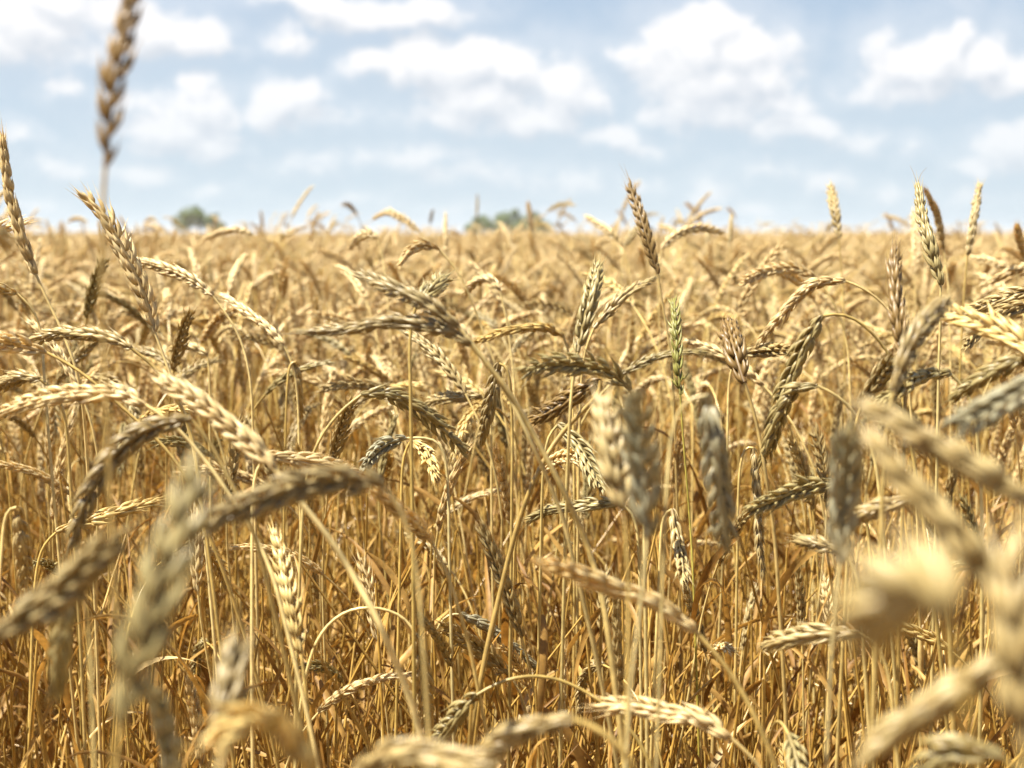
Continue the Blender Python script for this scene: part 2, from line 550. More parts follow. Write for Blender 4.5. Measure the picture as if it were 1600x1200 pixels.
def ear(g, curve, detail, rng, roll=0.0, wid=1.0, mat=0, spacing=.0048, spread=1.0, awny=1.0, twist=None):
    """A head of bread wheat: two ranks of overlapping spikelets, each a fan of pointed florets, along a curve from base to tip."""
    Lw = np.sum(np.linalg.norm(np.diff(curve, axis=0), axis=1))
    n = max(9, int(round(Lw / spacing)))
    c = catmull(curve, n + 1)
    t, s, nn = frames(c, roll)
    tpl, fl = {"hi": (TPL_HI, FLORETS_HI), "mid": (TPL_MID, FLORETS_MID), "lo": (TPL_LO, FLORETS_LO)}[detail]
    tv, tq = tpl
    tw = rng.uniform(-.6, .6) if twist is None else twist
    if detail != "lo":
        tube(g, c, .0015 * wid, 5, rnd=.4, mat=mat)
    V, RN, AL = [], [], []
    for i in range(n):
        u = i / (n - 1)
        a = tw * u
        S = s[i] * math.cos(a) + nn[i] * math.sin(a)
        NN = np.cross(t[i], S)
        prof = .84 * wid * (.62 + .38 * min(1, u / .16)) * (1.0 if u < .55 else 1.0 - .42 * ((u - .55) / .45) ** 1.3)
        sg = 1 if i % 2 else -1
        last = i == n - 1
        for k, (fan, outw, ln, lift, fw) in enumerate(fl):
            Lf = .0146 * (.35 + .65 * prof) * ln * rng.uniform(.88, 1.14) * (1.25 if detail == "lo" else 1.0)
            if rng.random() < .05 and not last and k < 4:
                continue                                                 # a shed husk
            ta = (.10 + .125 * outw) * spread * rng.uniform(.7, 1.35)     # how far it stands off the rachis
            fa = fan * .27 * spread + rng.uniform(-.12, .12)
            out_dir = S * sg
            if rng.random() < .07:
                ta *= 1.9                                                # a split husk standing off
            if last:
                ta *= .25
            d = t[i] * math.cos(ta) * math.cos(fa) + out_dir * math.sin(ta) + NN * math.sin(fa)
            d /= np.linalg.norm(d)
            cback = out_dir + NN * fan * .8                              # the back faces outwards
            cback = cback - d * np.dot(cback, d)
            cback /= np.linalg.norm(cback) + 1e-9
            b = np.cross(d, cback)
            o = c[i] + out_dir * (.0008 + .0006 * outw) * prof + NN * fan * .0016 * prof + t[i] * lift * .006
            w = .0019 * fw * prof * rng.uniform(.9, 1.1) * (1.35 if detail == "mid" else 2.1 if detail == "lo" else 1.0)
            th = w * .95
            z = tv[:, 2].copy()
            tipk = z > 1.0
            z[tipk] = 1.0 + (z[tipk] - 1.0) * awny * rng.uniform(.5, 2.8) * (2.4 if u > .85 else 1.0)
            bow = -.0006 * prof * (z ** 2) + .0010 * prof * np.sin(np.clip(z, 0, 1) * np.pi)
            V.append(o + d * (Lf * z)[:, None] + b * (w * tv[:, 0])[:, None] + cback * (th * tv[:, 1] + bow)[:, None])
            RN.append(np.full(len(tv), rng.random() * .45 + .25 * (k > 1)))
            AL.append(np.clip(z, 0, 1.0))
    m = len(V)
    q = (tq[None] + (np.arange(m) * len(tv))[:, None, None]).reshape(-1, 4)
    g.add(np.concatenate(V), quads=q, rnd=np.concatenate(RN), along=np.concatenate(AL), mat=mat)
    return c


def stem(g, curve, rng, detail="hi", r0=.0019, r1=.0010, mat=0, sheath=True, npts=None):
    n = {"hi": 60, "mid": 22, "lo": 7}[detail] if npts is None else npts
    k = {"hi": 7, "mid": 5, "lo": 3}[detail]
    c = catmull(curve, n)
    if npts:
        for _ in range(3):                                   # a straw never kinks
            c[1:-1] = .25 * c[:-2] + .5 * c[1:-1] + .25 * c[2:]
    u = np.linspace(0, 1, n)
    r = r0 + (r1 - r0) * u ** 1.3
    if sheath:
        j1, j2 = rng.uniform(.22, .34), rng.uniform(.5, .66)
        r = r + .00075 * (u < j2) * (u > j1 + .01)
        for j in (j1, j2):
            r = r + .0009 * np.exp(-((u - j) / .012) ** 2)
    tube(g, c, r, k, rnd=rng.random() * .6, mat=mat)


def leaf(g, base, direction, length, width, rng, mat=0, n=14, droop=1.0):
    """A dried flag leaf: a narrow twisted ribbon, folded along its midrib."""
    d = np.array(direction, dtype=float)
    d /= np.linalg.norm(d)
    pts = [np.array(base, dtype=float)]
    side = np.array([rng.uniform(-1, 1), rng.uniform(-1, 1), 0])
    for i in range(n - 1):
        d = d + np.array([0, 0, -.17 * droop]) * (i / n + .35) + side * .05
        d /= np.linalg.norm(d)
        pts.append(pts[-1] + d * length / (n - 1))
    c = np.array(pts)
    t, s, nn = frames(c, rng.uniform(0, 6.28))
    u = np.linspace(0, 1, n)
    tw = rng.uniform(-4.5, 4.5) * u + rng.uniform(-.4, .4)
    S = s * np.cos(tw)[:, None] + nn * np.sin(tw)[:, None]
    NN = np.cross(t, S)
    w = width * .5 * np.minimum(1, (1.02 - u) * 2.2) * np.minimum(1, .45 + u * 4)
    curl = rng.uniform(.25, .9)
    v = np.stack([c - S * w[:, None] + NN * (w * curl)[:, None], c, c + S * w[:, None] + NN * (w * curl)[:, None]], axis=1)
    i = np.arange(n - 1)[:, None] * 3
    j = np.arange(2)[None]
    q = np.stack([i + j, i + j + 1, i + 4 + j, i + 3 + j], axis=-1).reshape(-1, 4)
    g.add(v.reshape(-1, 3), quads=q, rnd=rng.random(), along=np.repeat(u, 3), mat=mat)


# ---------------------------------------------------------------- scene helpers
def thing(name, label, cat, loc, group=None):
    o = bpy.data.objects.new(name, None)
    o.empty_display_size = .05
    C.objects.link(o)
    o.location = loc
    o["label"] = label
    o["category"] = cat
    if group:
        o["group"] = group
    return o


def part(name, me, parent, tint=(1, 1, 1)):
    o = bpy.data.objects.new(name, me)
    C.objects.link(o)
    o.parent = parent
    o.color = (*tint, 1)
    return o


TINT = {  # darker tones: weathered straw, plus shade on near ears put into the colour
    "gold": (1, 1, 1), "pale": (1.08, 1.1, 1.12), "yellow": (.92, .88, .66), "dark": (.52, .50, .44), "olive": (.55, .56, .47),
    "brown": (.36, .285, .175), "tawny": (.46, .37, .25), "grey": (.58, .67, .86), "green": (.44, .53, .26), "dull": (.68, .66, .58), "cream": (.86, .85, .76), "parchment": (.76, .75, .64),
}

# ---------------------------------------------------------------- the setting: soil
gs = 1800.0
me = bpy.data.meshes.new("ground")
me.from_pydata([(-gs, -40, 0), (gs, -40, 0), (gs, 3200, 0), (-gs, 3200, 0)], [], [(0, 1, 2, 3)])
me.materials.append(soil_mat())
ground = bpy.data.objects.new("ground", me)
C.objects.link(ground)
ground["kind"] = "structure"
ground["label"] = "brown soil under the wheat"

# ---------------------------------------------------------------- wheat traced from the photograph
# depth, tone, label, head (tip .. base), stem (base .. down), options
HERO = []


def H(d, tone, label, head, st, **o):
    HERO.append((d, tone, label, head, st, o))


H(1.10, "gold", "tall straw-coloured ear leaning left at the left edge, its upper half against the sky",
  [(2, 211), (15, 301), (26, 342), (36, 380), (56, 428)], [(75, 472), (90, 500), (108, 545), (125, 600), (135, 700)])
H(1.10, "gold", "bright ear with loose white glumes just right of the blurred stem, tip against sky",
  [(129, 303), (165, 339), (187, 380), (206, 417), (226, 462), (242, 518)], [(252, 548), (272, 600), (300, 690), (315, 800)], spread=1.35)
H(1.35, "gold", "slim braided ear pointing up left from the loose-glumed ear, sharp white flecks along its top",
  [(210, 406), (262, 421), (300, 438), (332, 462)], [(347, 481), (361, 502), (378, 535), (392, 600), (396, 700)])
H(1.40, "pale", "pale braided ear leaning left above the thin white hoop of straw",
  [(349, 462), (382, 485), (416, 511), (443, 539)], [(452, 556), (460, 580), (466, 640), (468, 740)])
H(2.40, "gold", "small far ear curving left like a hook just below the left-hand tree",
  [(319, 374), (334, 367), (352, 361), (375, 360), (394, 366)], [(405, 376), (420, 402), (435, 455), (446, 500), (450, 580)])
H(1.00, "dull", "horizontal ear pointing left over the pale slanting ear, its stem falling away to the right",
  [(52, 530), (97, 521), (150, 523), (187, 533), (205, 544)], [(232, 564), (251, 584), (275, 620), (300, 680), (315, 780)])
H(1.00, "pale", "pale ear entering from the left edge under the horizontal ear, long stem slanting down right",
  [(-60, 518), (0, 533), (34, 541), (71, 550)], [(112, 571), (150, 600), (200, 645), (262, 705), (310, 790)])
H(0.85, "pale", "big cream ear arching from the left edge below the pair of slanting ears",
  [(2, 645), (37, 631), (94, 617), (150, 615), (195, 617), (226, 632)], [(255, 648), (280, 672), (310, 705), (360, 775), (405, 850), (440, 950)])
H(0.76, "gold", "thick slanting ear running down right towards the long curved straw at left of centre",
  [(250, 592), (285, 612), (320, 636), (370, 677), (400, 702), (428, 732)], [(470, 785), (520, 848), (555, 905), (590, 968), (622, 1045), (655, 1140)], stemr=1.5)
H(0.78, "dark", "dark blurred ear drooping to the left in a hook below the big cream ear",
  [(112, 855), (128, 800), (150, 755), (190, 700), (240, 668), (298, 655)], [(322, 680), (350, 732), (378, 790), (410, 880)])
H(0.62, "dark", "blurred grey brown ear lying level at left of centre, its tip bent down left",
  [(325, 825), (360, 800), (425, 776), (480, 757), (550, 750), (598, 757)], [(618, 775), (640, 830), (655, 920), (662, 1020)])
H(0.90, "gold", "narrow ear sloping down right just beneath the end of the level blurred ear",
  [(588, 765), (630, 802), (655, 826), (674, 846)], [(686, 870), (702, 905), (722, 970), (742, 1050)], wid=.9)
H(0.50, "dark", "heavily blurred dark ear crossing the left edge low down, slanting up right",
  [(187, 843), (130, 890), (80, 937), (-10, 1000)], [(-50, 1030), (-90, 1090)], )
H(0.39, "olive", "widest blurred ear at lower left, standing nearly upright and dark olive",
  [(305, 735), (285, 805), (262, 880), (238, 960), (205, 1080), (190, 1130)], [(182, 1175), (172, 1260)])
H(0.46, "yellow", "blurred yellow ear arching at the bottom edge left of centre",
  [(345, 1175), (368, 1138), (410, 1124), (450, 1148), (490, 1205)], [(510, 1260), (525, 1330)])
H(0.90, "yellow", "upright yellow ear in the stems below the slanting blurred ears at left of centre",
  [(430, 830), (444, 890), (457, 950), (471, 1020)], [(479, 1090), (486, 1200)], wid=.85)
H(1.10, "yellow", "short bright yellow ear lying among the stems near the left edge",
  [(247, 783), (200, 795), (135, 814), (88, 832)], [(68, 850), (56, 900), (50, 1000)])
H(0.90, "cream", "cream ear hanging straight down close to the left edge above the crossing dark ear",
  [(42, 930), (38, 880), (34, 840), (26, 793)], [(16, 783), (8, 800), (2, 870), (-4, 980)])
H(0.60, "olive", "greenish blurred ear hanging under the dark ear that crosses the left edge",
  [(86, 1085), (93, 1030), (100, 975), (112, 925)], [(122, 905), (133, 930), (142, 1020), (146, 1150)])
H(0.60, "grey", "grey blurred ear in the bottom left between the widest dark ear and the bottom edge",
  [(244, 1080), (255, 1120), (268, 1185), (276, 1240)], [(280, 1290), (282, 1350)])
H(0.50, "dark", "small dark blurred ear standing above the yellow arching ear at the bottom",
  [(370, 1005), (362, 1050), (350, 1110), (342, 1160)], [(338, 1220), (336, 1290)])
H(0.74, "pale", "bright cream ear sloping down right alone in front of the dark stems at centre right",
  [(850, 876), (882, 888), (915, 901), (965, 921), (1030, 946), (1085, 985)], [(1125, 1030), (1150, 1065), (1180, 1120), (1205, 1180), (1225, 1250)], stemr=1.2)
H(0.78, "gold", "low ear with bumpy spikelets near the bottom edge right of centre, pointing left",
  [(940, 1102), (1000, 1105), (1050, 1116), (1100, 1126), (1140, 1152)], [(1172, 1180), (1205, 1228), (1230, 1290)])
H(0.56, "dull", "large soft focus ear on the bottom edge at the centre, stem looping to the right",
  [(750, 1205), (785, 1163), (825, 1138), (895, 1124)], [(930, 1130), (960, 1155), (985, 1190), (1005, 1240)], stemr=1.2)
H(0.90, "olive", "small greenish ear under a thin arch of straw near the bottom centre",
  [(677, 1165), (700, 1135), (722, 1108), (745, 1086)], [(775, 1068), (815, 1056), (870, 1060), (930, 1090), (985, 1140), (1025, 1220)])
H(0.50, "dull", "pale blurred ear lying along the bottom edge beneath the greenish ear",
  [(745, 1203), (700, 1190), (650, 1180), (600, 1184), (555, 1212)], [(530, 1240), (515, 1300)])
H(1.00, "cream", "cream ear hanging vertically from an arched straw at bottom centre left",
  [(668, 1138), (664, 1090), (659, 1045), (650, 992)], [(643, 975), (620, 957), (575, 948), (530, 960), (495, 1000), (475, 1070), (466, 1150)])
H(1.15, "dull", "dull ear pointing up left between the hanging cream ear and the bright sloping one",
  [(690, 977), (728, 1000), (762, 1025), (797, 1056)], [(812, 1080), (825, 1130), (830, 1200)])
H(1.25, "grey", "greyish ear lying crosswise just above the dull ear at bottom centre",
  [(845, 1048), (800, 1010), (760, 978), (720, 960)], [(700, 958), (682, 985), (672, 1040), (668, 1130)])
H(1.02, "olive", "sharp ear with open spikelets sloping down right from a straw, left of centre",
  [(727, 707), (682, 662), (637, 630), (600, 614), (565, 617)], [(545, 630), (515, 662), (490, 705), (476, 770), (470, 860)], spread=1.25)
H(0.85, "dark", "long sharp ear pointing left at centre, lower of the crossed pair, stem running down right",
  [(484, 519), (555, 513), (611, 502), (675, 509), (712, 520), (736, 537)], [(762, 570), (787, 600), (812, 640), (840, 690), (872, 750), (905, 820), (930, 890), (950, 990)], stemr=1.4, awns=2, wid=.9)
H(0.85, "dark", "ragged sharp ear pointing up left at the centre, upper of the crossed pair",
  [(562, 427), (600, 446), (637, 461), (675, 480), (715, 510)], [(742, 540), (768, 578), (795, 620), (825, 680), (860, 760), (890, 850)], spread=1.4, wid=.88)
H(0.95, "olive", "short spiky ear poking up right from behind the crossed pair",
  [(692, 431), (680, 446), (668, 458), (650, 478)], [(642, 500), (640, 560), (642, 640)], spread=1.5)
H(1.60, "gold", "small ear bowed left with its top lit white, above the spiky ear at centre",
  [(624, 414), (637, 396), (660, 383), (685, 389)], [(712, 419), (731, 456), (750, 505), (770, 557), (782, 610)])
H(1.60, "gold", "small ear bowed left beside a tall straight straw right of the crossed pair",
  [(727, 461), (737, 447), (752, 437), (768, 437), (781, 452)], [(791, 497), (801, 569), (804, 625), (806, 700)])
H(2.50, "gold", "distant ear bent left with its back against the sky, centre left of the horizon",
  [(585, 341), (597, 334), (611, 333), (637, 347), (655, 362)], [(668, 380), (680, 420), (686, 480)])
H(2.00, "gold", "distant hooked ear bent left just below the one against the sky",
  [(547, 387), (556, 376), (567, 368), (580, 366), (590, 372)], [(596, 390), (600, 415), (606, 470)])
H(2.80, "gold", "distant upright ear just left of the right-hand tree",
  [(696, 337), (696, 358), (697, 378), (697, 402)], [(699, 440), (702, 510)])
H(3.60, "brown", "thin brown ear standing upright in front of the right-hand tree",
  [(825, 316), (827, 330), (829, 346), (831, 362)], [(834, 400), (836, 450)])
H(5.00, "dark", "tiny dark ear on the skyline between the two trees, leaning right",
  [(676, 329), (674, 338), (672, 350)], [(671, 375), (671, 410)])
H(6.00, "dull", "tiny faint ear standing high above the skyline left of the right-hand tree",
  [(746, 305), (746, 320), (745, 343)], [(745, 370), (745, 400)])
H(1.45, "brown", "sharp upright reddish ear with a hair-thin awn standing into the sky right of centre",
  [(983, 287), (994, 320), (1003, 345), (1012, 375), (1028, 428)], [(1037, 486), (1047, 547), (1052, 610), (1056, 720)], awns=1)
H(2.20, "gold", "distant ear leaning left against the sky beside the sharp reddish ear",
  [(917, 339), (931, 348), (944, 357), (958, 368), (972, 383)], [(980, 405), (988, 460)])
H(2.40, "dull", "thin distant ear leaning right in a V with its neighbour left of the reddish ear",
  [(998, 353), (988, 366), (976, 384)], [(972, 410), (970, 460)])
H(2.00, "gold", "beaded ear arching right level with the skyline beside the sharp reddish ear",
  [(1130, 364), (1110, 358), (1085, 357), (1062, 365), (1045, 377), (1034, 390)], [(1029, 420), (1030, 480)])
H(2.90, "dull", "thin straight ear upright on the skyline right of the beaded arch",
  [(1143, 335), (1142, 352), (1140, 386)], [(1139, 420), (1138, 470)], wid=.8)
H(1.95, "dull", "pale ear standing upright on the skyline, alone in the right half",
  [(1297, 289), (1301, 310), (1305, 330), (1311, 372)], [(1314, 410), (1318, 470), (1320, 560)])
H(1.12, "olive", "tall sharp olive ear with two hair-thin awns against the sky near the right edge",
  [(1434, 292), (1438, 325), (1446, 360), (1455, 390), (1470, 445)], [(1469, 512), (1466, 600), (1464, 720)], awns=2)
H(1.80, "gold", "slim golden ear behind the two-awned olive ear, leaning left",
  [(1446, 298), (1456, 318), (1465, 340), (1474, 388)], [(1480, 430), (1484, 500)])
H(2.30, "gold", "slim blurred ear half hidden on the left of the two-awned olive ear",
  [(1428, 330), (1430, 360), (1432, 395), (1430, 425)], [(1430, 470), (1430, 540)])
H(1.65, "dull", "golden ear upright against the sky, last whole one before the right edge",
  [(1530, 289), (1526, 315), (1521, 345), (1512, 398)], [(1508, 440), (1504, 500), (1500, 580)])
H(1.80, "pale", "pale ear cut by the right edge at the skyline",
  [(1588, 354), (1592, 370), (1600, 402)], [(1606, 440), (1608, 520)])
H(0.92, "brown", "dark brown ear standing upright below the two-awned olive ear",
  [(1400, 390), (1397, 425), (1400, 470), (1405, 510), (1412, 560)], [(1414, 620), (1412, 720)], wid=1.1)
H(0.72, "dark", "thick dull ear leaning right and crossing the dark brown upright ear",
  [(1482, 468), (1460, 490), (1438, 515), (1418, 552), (1396, 612)], [(1385, 670), (1378, 780), (1374, 900)])
H(0.95, "dark", "dark ear leaning right, just under the crossing pair of dark ears",
  [(1396, 560), (1375, 590), (1345, 634)], [(1335, 670), (1330, 760)])
H(1.00, "olive", "olive ear hanging down left from an arched straw, right of the short brown upright ear",
  [(1203, 672), (1218, 630), (1234, 590), (1259, 535), (1286, 494)], [(1300, 486), (1322, 489), (1347, 504), (1372, 530), (1394, 560), (1410, 620)])
H(0.98, "olive", "olive ear hanging left from the lower of two arched straws at right of centre",
  [(1190, 725), (1205, 690), (1222, 640), (1245, 608), (1277, 603)], [(1300, 611), (1322, 629), (1344, 658), (1362, 700), (1375, 780)])
H(1.30, "gold", "sharp braided ear with white flecks bowed over to the left, its straw looping right",
  [(1186, 536), (1202, 516), (1224, 491), (1250, 461), (1281, 441), (1320, 439)], [(1342, 446), (1362, 459), (1390, 485), (1410, 525), (1420, 600)])
H(1.60, "gold", "flat arched ear with white flecked back above the sharp braided bowed ear",
  [(1158, 442), (1178, 432), (1205, 423), (1241, 420), (1272, 432)], [(1290, 452), (1306, 480), (1322, 530), (1328, 600)])
H(1.02, "brown", "short dark brown ear upright on a bent stem at right of centre, opening downwards",
  [(1136, 501), (1142, 525), (1150, 555), (1163, 598)], [(1176, 637), (1186, 680), (1196, 740), (1207, 810), (1216, 920)], wid=1.25, stemr=1.1)
H(1.35, "dull", "dull ear lying level just right of the short dark brown upright ear",
  [(1235, 547), (1210, 547), (1185, 549), (1160, 553)], [(1145, 565), (1138, 610), (1136, 700)])
H(1.15, "green", "narrow green unripe ear standing upright, the only green ear in the crop",
  [(1053, 467), (1056, 500), (1058, 545), (1063, 616)], [(1067, 680), (1072, 740), (1079, 830), (1084, 930)], wid=.62, stemr=.7)
H(1.00, "olive", "sharp olive ear leaning slightly right at centre, tip just under the field's far edge",
  [(934, 411), (928, 440), (920, 475), (903, 550)], [(895, 590), (890, 660), (886, 760)])
H(1.30, "dull", "dull ear slanting up right behind the leaning olive ear at centre",
  [(1020, 436), (992, 450), (966, 469), (928, 513)], [(915, 545), (908, 600), (905, 700)])
H(1.40, "yellow", "yellow beaded ear lying level right of the crossed pair's stem",
  [(745, 534), (770, 524), (799, 516), (851, 512), (880, 526)], [(888, 545), (893, 590), (896, 680)])
H(0.95, "olive", "spiky grey-green ear bowed over to the left just right of centre",
  [(816, 580), (862, 569), (919, 571), (956, 583), (984, 608)], [(996, 640), (1004, 700), (1006, 800)], spread=1.3)
H(1.00, "brown", "brownish ear below the spiky grey-green one on a long stem curving down left",
  [(832, 655), (865, 640), (900, 618), (938, 594)], [(948, 598), (940, 615), (912, 640), (875, 680), (845, 728), (812, 810), (782, 925), (750, 1070)], stemr=1.5)
H(0.64, "dull", "fluffy soft focus ear standing upright, left one of the grey pair at right of centre",
  [(946, 622), (952, 670), (962, 725), (974, 795)], [(980, 860), (982, 960), (980, 1100)], spread=1.4)
H(0.62, "grey", "fluffy pale grey ear standing upright, right one of the grey pair at right of centre",
  [(992, 617), (1000, 670), (1005, 740), (1011, 838)], [(1007, 890), (998, 970), (986, 1070), (978, 1210)], spread=1.5)
H(0.68, "grey", "big silvery grey ear hanging straight down from a bent neck right of the green ear",
  [(1132, 848), (1127, 790), (1120, 730), (1113, 670), (1104, 618)], [(1094, 609), (1078, 612), (1060, 632), (1048, 680), (1042, 760), (1036, 900)], spread=1.4, wid=1.1)
H(0.62, "grey", "grey green blurred ear upright on a pale stem right of the silvery hanging one",
  [(1325, 668), (1322, 720), (1318, 790), (1313, 878)], [(1306, 920), (1300, 1010), (1294, 1140)])
H(0.46, "dull", "big blurred golden ear sloping down right into the right edge, upper of the blurred pair",
  [(1350, 632), (1410, 664), (1475, 704), (1540, 740), (1610, 782)], [(1660, 820), (1710, 900)])
H(0.43, "dull", "big blurred dull ear sloping steeply down right, lower of the blurred pair",
  [(1362, 680), (1392, 722), (1425, 765), (1475, 816), (1525, 876), (1562, 935)], [(1590, 1000), (1612, 1080), (1630, 1200)])
H(0.60, "grey", "soft grey ear entering from the right edge just above the blurred golden ear",
  [(1492, 662), (1540, 644), (1590, 616), (1640, 590)], [(1680, 590), (1720, 640)])
H(0.84, "olive", "dark olive ear entering from the right edge above the soft grey ear, tip drooping left",
  [(1490, 622), (1534, 592), (1575, 570), (1622, 550)], [(1650, 556), (1680, 600), (1695, 700)])
H(0.95, "olive", "grey olive ear bowed left below the thick crossing ear, its straw dropping right",
  [(1370, 632), (1412, 604), (1440, 588), (1484, 583)], [(1505, 600), (1522, 640), (1530, 720), (1534, 830)])
H(1.00, "olive", "ear lying almost level and pointing left, right of the thin hanging ear",
  [(1170, 796), (1210, 781), (1250, 765), (1308, 755)], [(1335, 765), (1352, 800), (1360, 880), (1364, 980)])
H(1.20, "dull", "thin braided ear hanging straight down along the short brown ear's stem",
  [(1193, 898), (1187, 850), (1184, 790), (1177, 700)], [(1170, 690), (1160, 705), (1154, 760), (1152, 870)], wid=.8)
H(0.86, "dull", "plump ear lying level left of the pale yellow blob",
  [(1195, 1006), (1230, 998), (1280, 990), (1340, 990)], [(1365, 1000), (1385, 1040), (1396, 1120)])
H(0.25, "parchment", "pale yellow ear so close that it is a round blur at lower right",
  [(1392, 975), (1400, 945), (1430, 928), (1465, 934), (1482, 968)], [(1512, 1060), (1525, 1200), (1530, 1300)], len=.03, wid=1.05)
H(0.34, "dull", "wide blurred ear standing along the right edge below the blurred pair",
  [(1577, 855), (1582, 930), (1590, 1010), (1600, 1165)], [(1606, 1230), (1610, 1330)])
H(0.41, "dull", "blurred ear slanting up right below the pale yellow blob",
  [(1352, 1178), (1400, 1142), (1450, 1110), (1500, 1075), (1562, 1028)], [(1600, 1030), (1640, 1080), (1670, 1180)])
H(0.52, "olive", "dark arching blurred ear at the bottom right corner",
  [(1436, 1208), (1470, 1178), (1510, 1170), (1565, 1184)], [(1600, 1210), (1625, 1270)])
H(0.90, "dark", "dark ragged ear left of the grey green blurred upright ear",
  [(1248, 842), (1275, 848), (1318, 862)], [(1335, 885), (1345, 960)])
H(0.80, "dull", "dull ear passing behind the blurred pair, rising to the right",
  [(1310, 826), (1340, 808), (1375, 793), (1424, 780)], [(1450, 790), (1470, 840), (1480, 940)])
H(0.50, "tawny", "very blurred tall ear cut by the top edge at upper left, high against the sky",
  [(222, -70), (208, -10), (196, 50), (183, 105), (172, 165), (165, 258)], [(160, 320), (160, 450), (165, 600), (172, 760), (180, 920), (184, 1100)], wid=.64, spread=1.05, len=.105, stemr=.7, twist=1.6)
H(1.20, "dull", "ear pointing left and entering from the right edge, upper of two white flecked ones",
  [(1507, 492), (1545, 476), (1585, 461), (1625, 452)], [(1650, 462), (1668, 520)])
H(1.15, "dull", "ear pointing left and entering from the right edge, lower of two white flecked ones",
  [(1508, 540), (1535, 512), (1570, 489), (1618, 472)], [(1645, 480), (1662, 540)])
H(1.70, "gold", "distant ear pointing left just above the white flecked ears at the right edge",
  [(1534, 447), (1560, 434), (1590, 420), (1620, 414)], [(1640, 430), (1650, 480)])
H(2.10, "pale", "pale ear lying level at the foot of the last golden upright ear",
  [(1517, 403), (1540, 407), (1560, 413), (1582, 420)], [(1595, 440), (1600, 490)])
H(1.50, "cream", "bright beaded ear lying level between the loose-glumed ear and the white hoop",
  [(268, 549), (282, 541), (300, 541), (324, 554)], [(327, 575), (328, 640), (328, 720)])
H(1.20, "cream", "bright ear at the left edge bending down onto a curved straw, above the horizontal ear",
  [(-40, 445), (-15, 446), (24, 457)], [(42, 470), (56, 490), (66, 525), (70, 600)])
H(1.40, "cream", "bright white ear hanging straight down right of the white hoop",
  [(469, 652), (468, 625), (466, 600), (462, 566)], [(458, 558), (452, 566), (448, 620), (446, 700)])
H(1.00, "dull", "dull ear at the left edge between the slanting pale ear and the big cream ear",
  [(-20, 607), (10, 597), (34, 590), (62, 592)], [(80, 602), (100, 640), (108, 720)])
H(0.95, "gold", "ear lying level just right of the thick slanting ear",
  [(556, 738), (520, 727), (470, 718), (418, 711)], [(404, 718), (396, 760), (394, 860)])
H(1.10, "grey", "grey ear bent left below the olive ear with open spikelets",
  [(567, 729), (585, 708), (605, 694), (634, 685)], [(655, 684), (690, 690), (700, 760), (702, 860)])
H(1.12, "yellow", "yellowish ear hanging beside the grey bent ear",
  [(681, 747), (672, 722), (660, 700), (642, 688)], [(634, 695), (628, 740), (626, 840)])
H(1.10, "olive", "olive ear hanging down right under the brownish ear at centre",
  [(938, 763), (922, 728), (902, 692), (872, 664)], [(860, 668), (850, 720), (846, 820)])
H(1.08, "olive", "greenish ear lying level left of the fluffy grey pair",
  [(828, 812), (860, 796), (905, 790), (966, 786)], [(990, 800), (998, 860), (1000, 960)])
H(1.05, "dull", "ear hanging straight down just left of the silvery hanging ear",
  [(1069, 908), (1065, 875), (1058, 840), (1050, 796)], [(1042, 790), (1034, 815), (1030, 900)], wid=.85)
H(1.40, "dull", "small ear lying level to the right of the olive ear with open spikelets",
  [(667, 628), (690, 622), (715, 620), (752, 618)], [(764, 630), (768, 690), (768, 780)])
H(1.10, "dark", "dark ear hanging along the crossed pair's stem in the middle of the field",
  [(752, 690), (760, 655), (768, 615), (780, 568)], [(788, 560), (796, 580), (800, 660), (800, 760)])


